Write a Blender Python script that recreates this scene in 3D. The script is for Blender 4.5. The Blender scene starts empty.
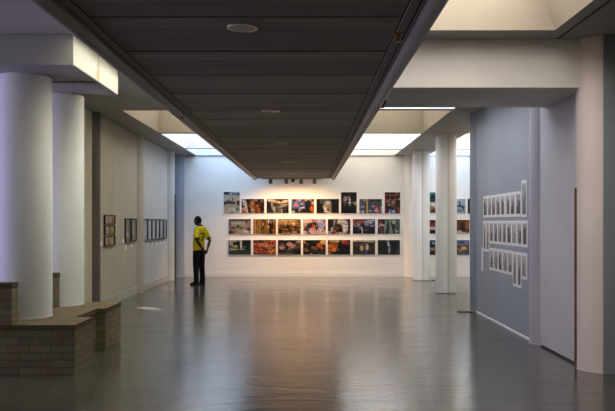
import bpy, bmesh, math, random
from mathutils import Vector, Matrix
from mathutils.bvhtree import BVHTree

random.seed(7)
scene = bpy.context.scene
COL = scene.collection
R = math.radians
F = 720.0            # focal length in pixels of a 615 px wide frame
EYE = 1.6

# ------------------------------------------------------------------ helpers
def lin(h):
    h = h.lstrip('#')
    o = []
    for i in (0, 2, 4):
        c = int(h[i:i+2], 16) / 255
        o.append(c / 12.92 if c <= .04045 else ((c + .055) / 1.055) ** 2.4)
    return (o[0], o[1], o[2], 1.0)

def link(o, parent=None):
    COL.objects.link(o)
    if parent is not None:
        o.parent = parent
    return o

def obj(name, bm, mat, parent=None, smooth=False):
    me = bpy.data.meshes.new(name)
    bmesh.ops.recalc_face_normals(bm, faces=bm.faces)
    bm.to_mesh(me); bm.free()
    if isinstance(mat, (list, tuple)):
        for m in mat: me.materials.append(m)
    elif mat is not None:
        me.materials.append(mat)
    if smooth:
        for p in me.polygons: p.use_smooth = True
        try: me.set_sharp_from_angle(angle=R(40))
        except Exception: pass
    o = bpy.data.objects.new(name, me)
    return link(o, parent)

def tag(o, label, cat, group=None):
    o['label'] = label; o['category'] = cat
    if group: o['group'] = group
    return o

def thing(name, label, cat, loc=(0, 0, 0), rz=0, group=None):
    o = bpy.data.objects.new(name, None)
    o.empty_display_size = .1
    o.location = loc; o.rotation_euler = (0, 0, rz)
    COL.objects.link(o)
    return tag(o, label, cat, group)

def struct(o):
    o['kind'] = 'structure'
    return o

def box(bm, x0, x1, y0, y1, z0, z1, bevel=0, seg=2):
    vs = [bm.verts.new((x, y, z)) for z in (z0, z1) for y in (y0, y1) for x in (x0, x1)]
    fs = [bm.faces.new([vs[i] for i in q]) for q in
          ((0, 2, 3, 1), (4, 5, 7, 6), (0, 1, 5, 4), (2, 6, 7, 3), (0, 4, 6, 2), (1, 3, 7, 5))]
    if bevel:
        es = list({e for f in fs for e in f.edges})
        bmesh.ops.bevel(bm, geom=es, offset=bevel, segments=seg, profile=.5, affect='EDGES')
    return vs

def bx(x0, x1, y0, y1, z0, z1, bevel=0, seg=2):
    bm = bmesh.new(); box(bm, x0, x1, y0, y1, z0, z1, bevel, seg); return bm

def lathe(bm, prof, center=(0, 0, 0), n=40, a0=0, a1=2 * math.pi):
    """profile of (radius, z) turned about z"""
    full = abs(a1 - a0 - 2 * math.pi) < 1e-6
    m = n if full else n + 1
    rings = []
    for r, z in prof:
        if r < 1e-6:
            rings.append([bm.verts.new((center[0], center[1], center[2] + z))])
        else:
            rings.append([bm.verts.new((center[0] + r * math.cos(a0 + (a1 - a0) * i / n),
                                        center[1] + r * math.sin(a0 + (a1 - a0) * i / n), center[2] + z)) for i in range(m)])
    for A, B in zip(rings, rings[1:]):
        for i in range(n):
            j = (i + 1) % m
            if len(A) == 1 and len(B) == 1: continue
            if len(A) == 1: bm.faces.new((A[0], B[i], B[j]))
            elif len(B) == 1: bm.faces.new((A[i], A[j], B[0]))
            else: bm.faces.new((A[i], A[j], B[j], B[i]))
    return rings

def tube(bm, pts, rad, n=14, up=Vector((1, 0, 0)), cap=True):
    """a tube through pts, rad = r or (ru, rv) per point; rounded ends"""
    P = [Vector(p) for p in pts]
    rr = [(r, r) if not isinstance(r, (tuple, list)) else r for r in rad]
    T = []
    for i in range(len(P)):
        t = (P[min(i + 1, len(P) - 1)] - P[max(i - 1, 0)])
        T.append(t.normalized())
    if cap:
        a, b = min(rr[0]), min(rr[-1])
        pre, post = [], []
        for k in (80, 60, 35, 15):
            c, s = math.cos(R(k)), math.sin(R(k))
            pre.append((P[0] - T[0] * a * s, (rr[0][0] * c, rr[0][1] * c), T[0]))
            post.append((P[-1] + T[-1] * b * s, (rr[-1][0] * c, rr[-1][1] * c), T[-1]))
        seq = pre + list(zip(P, rr, T)) + post[::-1]
    else:
        seq = list(zip(P, rr, T))
    rings = []
    for p, (a, b), t in seq:
        u = up - t * up.dot(t)
        if u.length < 1e-3: u = Vector((0, 1, 0)) - t * t.y
        u.normalize(); v = t.cross(u)
        rings.append([bm.verts.new(p + u * a * math.cos(2 * math.pi * i / n) + v * b * math.sin(2 * math.pi * i / n)) for i in range(n)])
    for A, B in zip(rings, rings[1:]):
        for i in range(n):
            j = (i + 1) % n
            bm.faces.new((A[i], A[j], B[j], B[i]))
    bm.faces.new(rings[0][::-1]); bm.faces.new(rings[-1])

def ell(bm, c, r, rot=None, n=20):
    M = Matrix.Translation(Vector(c)) @ (rot.to_4x4() if rot else Matrix.Identity(4)) @ Matrix.Diagonal((r[0], r[1], r[2], 1))
    bmesh.ops.create_uvsphere(bm, u_segments=n, v_segments=n // 2 + 2, radius=1, matrix=M)

# ------------------------------------------------------------------ materials
def mat(name, col, rough=.6, spec=.3, metal=0, var=.06, scale=4, bump=0, bscale=60, stretch=(1, 1, 1), col2=None):
    m = bpy.data.materials.new(name); m.use_nodes = True
    nt = m.node_tree; N = nt.nodes; L = nt.links
    b = N['Principled BSDF']
    c = lin(col) if isinstance(col, str) else col
    c2 = lin(col2) if col2 else tuple(max(0, x * (1 - var * 2)) for x in c[:3]) + (1,)
    tc = N.new('ShaderNodeTexCoord'); mp = N.new('ShaderNodeMapping')
    mp.inputs['Scale'].default_value = stretch
    L.new(tc.outputs['Object'], mp.inputs['Vector'])
    nz = N.new('ShaderNodeTexNoise'); nz.inputs['Scale'].default_value = scale; nz.inputs['Detail'].default_value = 6
    L.new(mp.outputs['Vector'], nz.inputs['Vector'])
    rp = N.new('ShaderNodeValToRGB')
    rp.color_ramp.elements[0].position = .32; rp.color_ramp.elements[1].position = .68
    rp.color_ramp.elements[0].color = c2; rp.color_ramp.elements[1].color = c
    L.new(nz.outputs['Fac'], rp.inputs['Fac']); L.new(rp.outputs['Color'], b.inputs['Base Color'])
    b.inputs['Roughness'].default_value = rough
    b.inputs['Metallic'].default_value = metal
    b.inputs['Specular IOR Level'].default_value = spec
    if bump:
        n2 = N.new('ShaderNodeTexNoise'); n2.inputs['Scale'].default_value = bscale; n2.inputs['Detail'].default_value = 4
        L.new(mp.outputs['Vector'], n2.inputs['Vector'])
        bp = N.new('ShaderNodeBump'); bp.inputs['Strength'].default_value = bump; bp.inputs['Distance'].default_value = .01
        L.new(n2.outputs['Fac'], bp.inputs['Height']); L.new(bp.outputs['Normal'], b.inputs['Normal'])
    return m

def mat_attr(name, rough=.5, spec=.3):
    m = bpy.data.materials.new(name); m.use_nodes = True
    nt = m.node_tree; b = nt.nodes['Principled BSDF']
    a = nt.nodes.new('ShaderNodeAttribute'); a.attribute_name = 'Col'
    nt.links.new(a.outputs['Color'], b.inputs['Base Color'])
    b.inputs['Roughness'].default_value = rough; b.inputs['Specular IOR Level'].default_value = spec
    return m

def mat_brick(name, c1, c2, mortar, vec):
    """courses of brick; vec = which object axes run along the course and up"""
    m = bpy.data.materials.new(name); m.use_nodes = True
    nt = m.node_tree; N = nt.nodes; L = nt.links; b = N['Principled BSDF']
    tc = N.new('ShaderNodeTexCoord'); sp = N.new('ShaderNodeSeparateXYZ'); cb = N.new('ShaderNodeCombineXYZ')
    L.new(tc.outputs['Object'], sp.inputs[0])
    ge = N.new('ShaderNodeNewGeometry'); sn = N.new('ShaderNodeSeparateXYZ'); L.new(ge.outputs['Normal'], sn.inputs[0])
    ab = N.new('ShaderNodeMath'); ab.operation = 'ABSOLUTE'; L.new(sn.outputs['X'], ab.inputs[0])
    gt = N.new('ShaderNodeMath'); gt.operation = 'GREATER_THAN'; gt.inputs[1].default_value = .7; L.new(ab.outputs[0], gt.inputs[0])
    mx = N.new('ShaderNodeMix'); L.new(gt.outputs[0], mx.inputs['Factor']); L.new(sp.outputs['X'], mx.inputs[2]); L.new(sp.outputs['Y'], mx.inputs[3])
    L.new(mx.outputs[0], cb.inputs['X']); L.new(sp.outputs['Z'], cb.inputs['Y'])
    br = N.new('ShaderNodeTexBrick')
    br.inputs['Scale'].default_value = 1; br.inputs['Brick Width'].default_value = .225; br.inputs['Row Height'].default_value = .078
    br.inputs['Mortar Size'].default_value = .006; br.inputs['Mortar Smooth'].default_value = .3; br.inputs['Bias'].default_value = 0
    br.inputs['Color1'].default_value = lin(c1); br.inputs['Color2'].default_value = lin(c2); br.inputs['Mortar'].default_value = lin(mortar)
    L.new(cb.outputs[0], br.inputs['Vector'])
    nz = N.new('ShaderNodeTexNoise'); nz.inputs['Scale'].default_value = 9; nz.inputs['Detail'].default_value = 6
    L.new(tc.outputs['Object'], nz.inputs['Vector'])
    m2 = N.new('ShaderNodeMix'); m2.data_type = 'RGBA'; m2.blend_type = 'MULTIPLY'; m2.inputs['Factor'].default_value = .5
    L.new(br.outputs['Color'], m2.inputs[6]); L.new(nz.outputs['Color'], m2.inputs[7])
    L.new(m2.outputs[2], b.inputs['Base Color'])
    bp = N.new('ShaderNodeBump'); bp.invert = True; bp.inputs['Strength'].default_value = .6; bp.inputs['Distance'].default_value = .008
    L.new(br.outputs['Fac'], bp.inputs['Height']); L.new(bp.outputs['Normal'], b.inputs['Normal'])
    b.inputs['Roughness'].default_value = .85
    return m

def mat_floor():
    m = bpy.data.materials.new('polished_concrete'); m.use_nodes = True
    nt = m.node_tree; N = nt.nodes; L = nt.links; b = N['Principled BSDF']
    tc = N.new('ShaderNodeTexCoord')
    def noise(scale, st, det=8, rough=.6):
        mp = N.new('ShaderNodeMapping'); mp.inputs['Scale'].default_value = st
        L.new(tc.outputs['Object'], mp.inputs['Vector'])
        n = N.new('ShaderNodeTexNoise'); n.inputs['Scale'].default_value = scale; n.inputs['Detail'].default_value = det
        n.inputs['Roughness'].default_value = rough
        L.new(mp.outputs['Vector'], n.inputs['Vector'])
        return n
    n1 = noise(.9, (1, 1, 1)); n2 = noise(4.5, (.45, 1.8, 1), 10, .72)
    add = N.new('ShaderNodeMath'); add.operation = 'ADD'; L.new(n1.outputs['Fac'], add.inputs[0]); L.new(n2.outputs['Fac'], add.inputs[1])
    hf = N.new('ShaderNodeMath'); hf.operation = 'MULTIPLY'; hf.inputs[1].default_value = .5; L.new(add.outputs[0], hf.inputs[0])
    rp = N.new('ShaderNodeValToRGB'); e = rp.color_ramp.elements
    e[0].position = .42; e[0].color = lin('322f2a'); e[1].position = .6; e[1].color = lin('4e4a42')
    L.new(hf.outputs[0], rp.inputs['Fac'])
    L.new(rp.outputs['Color'], b.inputs['Base Color'])
    r2 = N.new('ShaderNodeMapRange'); r2.inputs['From Min'].default_value = .3; r2.inputs['From Max'].default_value = .7
    r2.inputs['To Min'].default_value = .10; r2.inputs['To Max'].default_value = .24
    n3 = noise(1.7, (.5, 1.6, 1)); L.new(n3.outputs['Fac'], r2.inputs['Value']); L.new(r2.outputs[0], b.inputs['Roughness'])
    b.inputs['Specular IOR Level'].default_value = .6
    b.inputs['Coat Weight'].default_value = .4; b.inputs['Coat Roughness'].default_value = .12
    n4 = noise(3.0, (.5, 1.7, 1), 6, .7)
    bp = N.new('ShaderNodeBump'); bp.inputs['Strength'].default_value = .5; bp.inputs['Distance'].default_value = .013
    L.new(n4.outputs['Fac'], bp.inputs['Height']); L.new(bp.outputs['Normal'], b.inputs['Normal'])
    L.new(bp.outputs['Normal'], b.inputs['Coat Normal'])
    return m

def mat_pane(name, col, k):
    m = bpy.data.materials.new(name); m.use_nodes = True
    nt = m.node_tree; N = nt.nodes; L = nt.links
    for n in list(N):
        if n.type != 'OUTPUT_MATERIAL': N.remove(n)
    out = [n for n in N if n.type == 'OUTPUT_MATERIAL'][0]
    t = N.new('ShaderNodeBsdfTransparent')
    t.inputs['Color'].default_value = tuple(c * k for c in lin(col)[:3]) + (1,)
    g = N.new('ShaderNodeBsdfGlossy'); g.inputs['Roughness'].default_value = .15
    g.inputs['Color'].default_value = (.8, .8, .8, 1)
    mx = N.new('ShaderNodeMixShader'); mx.inputs['Fac'].default_value = .06
    L.new(t.outputs[0], mx.inputs[1]); L.new(g.outputs[0], mx.inputs[2]); L.new(mx.outputs[0], out.inputs['Surface'])
    return m

def emit(name, col, s):
    m = bpy.data.materials.new(name); m.use_nodes = True
    b = m.node_tree.nodes['Principled BSDF']
    b.inputs['Base Color'].default_value = (.8, .8, .8, 1)
    b.inputs['Emission Color'].default_value = lin(col); b.inputs['Emission Strength'].default_value = s
    return m

M = dict(
    white=mat('white_plaster', 'e9e6e0', .6, .25, var=.02, scale=1.2, bump=.05, bscale=30),
    ceil=mat('ceiling_paint', 'b4b2ae', .75, .2, var=.05, scale=1.1, bump=.06, bscale=40),
    beam=mat('beam_paint', 'dddbd7', .7, .2, var=.05, scale=1.5, bump=.06, bscale=40),
    slab=mat('slab_paint', 'a9a9a8', .7, .2, var=.04, scale=1.5, bump=.06, bscale=40),
    well=mat('well_plaster', 'e0d9cd', .7, .2, var=.03, scale=1.5, bump=.04, bscale=40),
    well_tan=mat('tan_well_plaster', 'a39a8c', .7, .2, var=.03, scale=1.5, bump=.04, bscale=40),
    well_white=mat('white_well_plaster', 'ecebea', .7, .2, var=.02, scale=1.5),
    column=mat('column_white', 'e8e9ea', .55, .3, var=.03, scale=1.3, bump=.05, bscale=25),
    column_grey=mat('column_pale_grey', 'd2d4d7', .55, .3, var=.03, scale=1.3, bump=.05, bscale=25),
    column_bench=mat('column_off_white', 'dfe1e4', .6, .25, var=.03, scale=1.3, bump=.05, bscale=25),
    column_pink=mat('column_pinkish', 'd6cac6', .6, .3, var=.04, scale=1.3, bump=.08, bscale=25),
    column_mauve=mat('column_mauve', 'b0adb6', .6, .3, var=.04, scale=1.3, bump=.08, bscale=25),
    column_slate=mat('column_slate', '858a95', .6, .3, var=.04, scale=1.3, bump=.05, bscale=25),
    column_taupe=mat('column_taupe', 'b8b3a6', .6, .3, var=.04, scale=1.3, bump=.05, bscale=25),
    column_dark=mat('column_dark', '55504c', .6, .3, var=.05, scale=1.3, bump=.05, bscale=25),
    seam=mat('joint_sealant', 'b0b2b4', .8, .1),
    partition=mat('blue_grey_paint', '989ea7', .65, .2, var=.04, scale=1.4, bump=.04, bscale=40),
    lavender=mat('lavender_paint', 'c2c0c6', .65, .2, var=.04, scale=1.4, bump=.05, bscale=40),
    teal=mat('slate_green_paint', '8a9396', .7, .2, var=.05, scale=1.2),
    beige=mat('beige_board', 'bab5a4', .8, .15, var=.04, scale=2, bump=.08, bscale=120),
    greyboard=mat('grey_board', 'c2c2bc', .8, .15, var=.03, scale=2, bump=.08, bscale=120),
    skirting=mat('skirting_paint', 'b8b5aa', .6, .3, var=.04, scale=3),
    white_trim=mat('white_trim', 'efeff0', .5, .3, var=.02),
    grey_trim=mat('grey_trim', '8e9499', .6, .3, var=.03),
    dark_trim=mat('dark_trim', '25252a', .6, .3, var=.05),
    wood=mat('brown_wood', '6b4a35', .7, .2, var=.15, scale=14, stretch=(1, 1, .15)),
    cap=mat('brown_coping', '5f513c', .8, .2, var=.2, scale=7, bump=.3, bscale=50),
    brick=mat_brick('buff_brick', '8c8160', '7a6f54', '645b47', None),
    nosing=mat('nosing_metal', '949297', .45, .4, var=.05, scale=2),
    backing=mat('void_black', '141313', .9, .05),
    chrome=mat('lamp_trim', 'b5b0a8', .3, .5, metal=.8, var=.05),
    lens=mat('lamp_lens', '55524e', .3, .5, var=.02),
    brass=mat('brass', '8a6a34', .35, .5, metal=.7, var=.1),
    black=mat('black_metal', '1a1a1c', .4, .4, var=.05),
    greymetal=mat('grey_metal', '7c8080', .5, .4, metal=0, var=.05),
    frame=mat('dark_frame', '1d1a1e', .45, .4, var=.08),
    card=mat('white_card', 'eeeeea', .7, .2, var=.01),
    paper=mat('print_paper', 'dededf', .6, .2, var=.01),
    mount=mat('photo_border', 'e8e4dc', .6, .2, var=.01),
    picture=mat_attr('photo_ink', .35, .35),
    mono=mat_attr('mono_ink', .45, .3),
    skin=mat('brown_skin', '3a241b', .5, .35, var=.06, scale=14),
    hair=mat('black_hair', '100d0c', .8, .2, var=.1, scale=60),
    shirt=mat('yellow_jersey', 'd4be1c', .75, .15, var=.05, scale=12, bump=.2, bscale=20),
    green=mat('dark_green_print', '17402c', .7, .15),
    trouser=mat('black_trousers', '15151a', .8, .15, var=.1, scale=10, bump=.2, bscale=18),
    shoe=mat('black_shoe', '0e0d0d', .4, .4),
    stain=mat('rust_stain', 'a89a72', .8, .1, var=.2, scale=20),
    crack=mat('dark_crack', '3a2720', .9, .05, var=.3, scale=30),
    plate=mat('dark_plate', '2c2b2a', .6, .3),
    floor=mat_floor(),
)

# ------------------------------------------------------------------ the hall
HC = 3.59                      # ceiling height
YB = 21.33                     # back wall
XL, XR = -3.86, 3.03           # side walls of the nave

bm = bmesh.new(); box(bm, -8, 8, -3, 22, -.2, 0)
struct(obj('floor', bm, M['floor']))

# skylight openings (x0, x1, y0, y1, pane tint, transmission, well material)
OPEN = [
    (-2.40, -1.46, 7.0, 12.5, 'f8f8ec', 1.0, 'well'),          # hidden slot beside the slab, assumed from the light on the slab end
    (-3.30, -1.46, 12.77, 15.95, 'fffaf0', .45, 'well_tan'),
    (-3.30, -1.46, 16.13, 19.32, 'f4f8ff', .5, 'well_white'),
    (-3.30, -1.46, 19.50, 21.30, 'd6e6fa', .66, 'well_white'),
    (.70, 2.573, 3.6, 7.46, 'fffaf4', .7, 'well_tan'),
    (.70, 2.573, 9.35, 12.60, 'fbfcff', .6, 'well_white'),
    (.70, 2.573, 12.77, 15.98, 'fffaf0', .45, 'well_tan'),
    (.70, 2.573, 16.13, 19.45, 'fdfcff', .6, 'well_white'),
    (.70, 2.573, 19.63, 21.30, 'fffaf2', .52, 'well_white'),
    (3.55, 5.1, 12.77, 15.98, 'fffaf2', .6, 'well'),
    (3.55, 5.1, 16.13, 19.45, 'fffaf2', .7, 'well'),
    (3.55, 5.1, 19.63, 21.30, 'e6f2ff', .7, 'well_white'),
]
WTOP = 4.35
FRONT_FILL = .2
xs = sorted({-8, 8} | {v for o in OPEN for v in o[:2]})
ys = sorted({-3, 22} | {v for o in OPEN for v in o[2:4]})
bm = bmesh.new()
for xa, xb in zip(xs, xs[1:]):
    for ya, yb in zip(ys, ys[1:]):
        cx, cy = (xa + xb) / 2, (ya + yb) / 2
        if any(o[0] < cx < o[1] and o[2] < cy < o[3] for o in OPEN): continue
        box(bm, xa, xb, ya, yb, HC, WTOP + .1)
bmesh.ops.remove_doubles(bm, verts=bm.verts, dist=1e-4)
# drop the faces shared by neighbouring cells so that only the shell is left
seen = {}
for f in bm.faces:
    k = tuple(sorted(v.index for v in f.verts)); 
bm.verts.index_update()
dupes = {}
for f in bm.faces:
    dupes.setdefault(tuple(sorted(v.index for v in f.verts)), []).append(f)
kill = [f for fs in dupes.values() if len(fs) > 1 for f in fs]
bmesh.ops.delete(bm, geom=kill, context='FACES')
struct(obj('ceiling', bm, M['ceil']))

for n, (x0, x1, y0, y1, tint, k, wm) in enumerate(OPEN, 1):
    # plastered lining of the well, metal frame and glazed pane
    t = .012
    bm = bmesh.new()
    lean = .28 if n == 5 else 0
    box(bm, x0, x0 + t, y0, y1, HC, WTOP); box(bm, x0, x1, y0, y0 + t, HC, WTOP); box(bm, x0, x1, y1 - t, y1, HC, WTOP)
    v = box(bm, x1 - t, x1, y0, y1, HC, WTOP)
    for q in v[4:]:
        if q.co.x < x1 - t / 2: q.co.x -= lean
    w = struct(obj('window_%d' % n, bm, M[wm]))
    bm = bmesh.new()
    fz0, fz1 = WTOP - .05, WTOP + .05
    ny = max(1, round((y1 - y0) / 1.1))
    for i in range(ny + 1):
        yy = y0 + (y1 - y0) * i / ny
        box(bm, x0, x1 - lean, max(y0, yy - .02), min(y1, yy + .02), fz0, fz1)
    box(bm, x0, x0 + .04, y0, y1, fz0, fz1); box(bm, x1 - lean - .04, x1 - lean, y0, y1, fz0, fz1)
    obj('window_frame', bm, M['white_trim'], w)
    bm = bx(x0, x1, y0, y1, WTOP + .06, WTOP + .066)
    obj('pane', bm, mat_pane('glazing_%d' % n, tint, k), w)
    # portal: tells the renderer where the sky enters
    ld = bpy.data.lights.new('sky_portal', 'AREA'); ld.shape = 'RECTANGLE'
    ld.size = x1 - x0; ld.size_y = y1 - y0; ld.cycles.is_portal = True
    lo = bpy.data.objects.new('sky_portal', ld); COL.objects.link(lo)
    lo.location = ((x0 + x1) / 2, (y0 + y1) / 2, WTOP + .09)

# outer walls
struct(obj('wall_back', bx(-4.2, 5.8, YB, YB + .2, 0, WTOP + .1), M['white']))
bm = bmesh.new()
FX0, FX1, FZ0, FZ1 = -4.5, 4.5, .9, 2.9
for q in ((-8, FX0, 0, HC), (FX1, 8, 0, HC), (FX0, FX1, 0, FZ0), (FX0, FX1, FZ1, HC)): box(bm, q[0], q[1], -3.2, -3, q[2], q[3])
struct(obj('wall_front', bm, M['ceil']))
bm = bmesh.new()
for i in range(7):
    x = FX0 + (FX1 - FX0) * i / 6; box(bm, max(FX0, x - .03), min(FX1, x + .03), -3.14, -3.06, FZ0, FZ1)
box(bm, FX0, FX1, -3.14, -3.06, FZ0, FZ0 + .05); box(bm, FX0, FX1, -3.14, -3.06, FZ1 - .05, FZ1)
wf = struct(obj('window_13', bm, M['white_trim']))  # unseen window behind the camera, added to fill the foreground with light
obj('pane', bx(FX0, FX1, -3.105, -3.1, FZ0, FZ1), mat_pane('glazing_12', 'fff2ea', FRONT_FILL), wf)
ld = bpy.data.lights.new('sky_portal', 'AREA'); ld.shape = 'RECTANGLE'; ld.size = FX1 - FX0; ld.size_y = FZ1 - FZ0; ld.cycles.is_portal = True
lo = bpy.data.objects.new('sky_portal', ld); COL.objects.link(lo); lo.location = (0, -3.18, (FZ0 + FZ1) / 2); lo.rotation_euler = (R(90), 0, 0)
struct(obj('wall_side', bx(5.6, 5.8, 7.7, YB, 0, HC), M['white']))
WY0, WY1, WZ0, WZ1 = 2.6, 7.3, 1.0, 3.2
bm = bmesh.new()
for q in ((-3.2, WY0, 0, HC), (WY1, 10.2, 0, HC), (WY0, WY1, 0, WZ0), (WY0, WY1, WZ1, HC)): box(bm, -8.2, -8, q[0], q[1], q[2], q[3])
struct(obj('wall_side_west', bm, M['beam']))
bm = bmesh.new()
for i in range(8):
    y = WY0 + (WY1 - WY0) * i / 7; box(bm, -8.14, -8.06, max(WY0, y - .03), min(WY1, y + .03), WZ0, WZ1)
box(bm, -8.14, -8.06, WY0, WY1, WZ0, WZ0 + .05); box(bm, -8.14, -8.06, WY0, WY1, WZ1 - .05, WZ1)
ww = struct(obj('window_14', bm, M['white_trim']))  # unseen window, assumed from the light on the near columns and partitions
obj('pane', bx(-8.105, -8.1, WY0, WY1, WZ0, WZ1), mat_pane('glazing_13', 'f4f2ff', .6), ww)
ld = bpy.data.lights.new('sky_portal', 'AREA'); ld.shape = 'RECTANGLE'; ld.size = WZ1 - WZ0; ld.size_y = WY1 - WY0; ld.cycles.is_portal = True
lo = bpy.data.objects.new('sky_portal', ld); COL.objects.link(lo); lo.location = (-8.18, (WY0 + WY1) / 2, (WZ0 + WZ1) / 2); lo.rotation_euler = (0, R(-90), 0)
struct(obj('wall_side_east', bx(8, 8.2, -3.2, 7.9, 0, HC), M['teal']))
struct(obj('wall_return', bx(3.13, 8, 7.60, 7.80, 0, HC), M['teal']))
struct(obj('wall_return_west', bx(-8, XL, 10.05, 10.2, 0, HC), M['beam']))

# west wall of beige boards with open joints between them
def board_wall(name, ya, yb, m, w=1.2):
    bm = bmesh.new()
    box(bm, XL - .2, XL - .012, ya, yb, 0, HC)
    n = max(1, round((yb - ya) / w))
    for i in range(n):
        box(bm, XL - .012, XL, ya + (yb - ya) * i / n + .003, ya + (yb - ya) * (i + 1) / n - .003, .005, HC - .004)
    return struct(obj(name, bm, m))
board_wall('wall_left', 10.05, 13.1, M['beige'])
board_wall('wall_left', 13.1, 16.5, M['beige'])
board_wall('wall_left', 16.5, 20.05, M['greyboard'])
board_wall('wall_left', 20.05, YB, M['greyboard'], 3)
bm = bmesh.new()
for a, b in ((10.05, 12.84), (13.33, 16.25), (16.76, 19.8)):
    box(bm, XL, XL + .016, a, b, 0, .135); box(bm, XL, XL + .02, a, b, .135, .15)
struct(obj('baseboard_left', bm, M['skirting']))
struct(obj('door_1', bx(XL, XL + .03, 20.5, 20.93, .0, 2.42), M['dark_trim']))

# east partitions: the blue-grey one that carries the prints, the lavender one by the pale column
struct(obj('wall_right', bx(XR, XR + .14, 9.7, 13.08, .012, HC), M['partition']))
struct(obj('wall_right', bx(XR, XR + .14, 7.95, 9.4, .02, HC), M['lavender']))
struct(obj('trim_1', bx(2.935, 2.965, 7.88, 7.92, 0, 1.98), M['wood']))
struct(obj('base_strip_right', bx(XR - .012, XR, 9.75, 12.86, 0, .02), M['white_trim']))  # thin white strip along the floor below the blue-grey partition
struct(obj('base_strip_right', bx(XR - .01, XR + .0, 8.1, 9.3, 0, .022), M['dark_trim']))  # dark strip standing in for the shade of the gap under the lavender panel
struct(obj('baseboard_back', bx(-3.6, 2.85, YB - .012, YB, 0, .13), M['white']))
struct(obj('baseboard_back', bx(3.36, 5.6, YB - .012, YB, 0, .13), M['white']))
struct(obj('trim_2', bx(-3.63, -1.5, YB - .03, YB, HC - .02, HC + .02), M['grey_trim']))
struct(obj('trim_3', bx(.72, 2.87, YB - .03, YB, HC - .02, HC + .02), M['grey_trim']))
struct(obj('trim_5', bx(2.70, 2.715, 3.6, 7.8, HC - .006, HC), M['dark_trim']))
struct(obj('trim_6', bx(2.59, 2.60, 12.8, 21.2, HC - .005, HC), M['grey_trim']))

# ------------------------------------------------------------------ columns
def column(name, x, y, r, label, m, z0=0, m2=None, seam=False, group='round columns along the hall'):
    t = thing(name, label, 'column', (x, y, z0), 0, group)
    h = HC - z0
    prof = [(r - .012, 0), (r, .014), (r, h - .004), (r - .004, h)]
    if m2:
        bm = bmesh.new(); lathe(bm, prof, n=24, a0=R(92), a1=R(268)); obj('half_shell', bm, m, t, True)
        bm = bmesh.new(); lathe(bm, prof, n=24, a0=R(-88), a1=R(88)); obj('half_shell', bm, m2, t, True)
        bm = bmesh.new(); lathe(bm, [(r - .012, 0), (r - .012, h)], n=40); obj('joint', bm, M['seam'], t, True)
    else:
        bm = bmesh.new(); lathe(bm, prof, n=56); obj('shaft', bm, m, t, True)
        bm = bmesh.new(); lathe(bm, [(r - .005, 0), (r + .004, .001), (r + .004, .012), (r - .005, .018)], n=56)
        obj('base_ring', bm, m, t, True)
    return t
CR = .24
column('column', 3.185, 7.86, CR, 'pinkish white round column at the near end of the lavender wall panel', M['column_pink'])
column('column', 3.19, 9.55, CR, 'mauve grey round column between the lavender panel and the blue-grey partition', M['column_mauve'])
column('column', 3.195, 13.08, CR, 'slate blue round column at the far end of the blue-grey partition', M['column_slate'])
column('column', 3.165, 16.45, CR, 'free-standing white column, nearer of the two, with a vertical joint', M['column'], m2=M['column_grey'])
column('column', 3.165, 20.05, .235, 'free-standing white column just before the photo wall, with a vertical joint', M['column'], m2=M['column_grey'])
column('column', 3.11, YB - .01, .24, 'white column half sunk into the photo wall behind the free-standing ones', M['white'])
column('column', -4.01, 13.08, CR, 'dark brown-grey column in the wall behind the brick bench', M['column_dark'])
column('column', -3.98, 16.5, CR, 'taupe column in the side wall between pairs and row of black frames', M['column_taupe'])
column('column', -3.95, 20.05, CR, 'pale grey column in the side wall beyond the row of black frames', M['greyboard'])
column('column', -3.87, 21.2, .24, 'blue-grey column in the far corner behind the standing person', M['column_slate'])
PZ = .525
column('column', -3.24, 8.25, .30, 'thick white column on the front of the brick bench, lit violet on one side', M['column_bench'], z0=PZ)
column('column', -3.25, 9.47, .30, 'thick white column further back on the brick bench', M['column_bench'], z0=PZ)
for c in [o for o in COL.objects if o.get('category') == 'column' and o.location.z > .1]:
    for ch in c.children:
        if ch.name.startswith('shaft'):       # it carries the slab, lower than the ceiling
            for v in ch.data.vertices:
                if v.co.z > 1: v.co.z -= (HC - 3.262)

# ------------------------------------------------------------------ beams
def add_beam(name, label, parts, m):
    t = thing(name, label, 'beam', (parts[0][0], parts[0][2], parts[0][4]))
    for (x0, x1, y0, y1, z0, z1, nm) in parts:
        bm = bx(x0, x1, y0, y1, z0, z1, .008); bmesh.ops.translate(bm, verts=bm.verts, vec=-Vector(t.location))
        obj(nm, bm, m, t)
    return t
b1 = add_beam('ceiling_beam', 'deep grey beam across the ceiling from the dropped ceiling to the pinkish column',
              [(.62, 3.03, 7.80, 9.14, 3.06, HC + .0, 'beam_body')], M['beam'])
b2 = add_beam('ceiling_slab', 'pale double slab resting on the two thick columns above the brick bench',
              [(-8, -2.47, 7.60, 8.496, 3.262, HC, 'slab_half'), (-8, -2.47, 8.502, 9.39, 3.262, HC, 'slab_half')], M['slab'])
bm = bmesh.new(); box(bm, -8, -2.485, 8.48, 8.51, 3.272, HC - .01)
bmesh.ops.translate(bm, verts=bm.verts, vec=-Vector(b2.location)); obj('expansion_joint', bm, M['crack'], b2)
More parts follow.
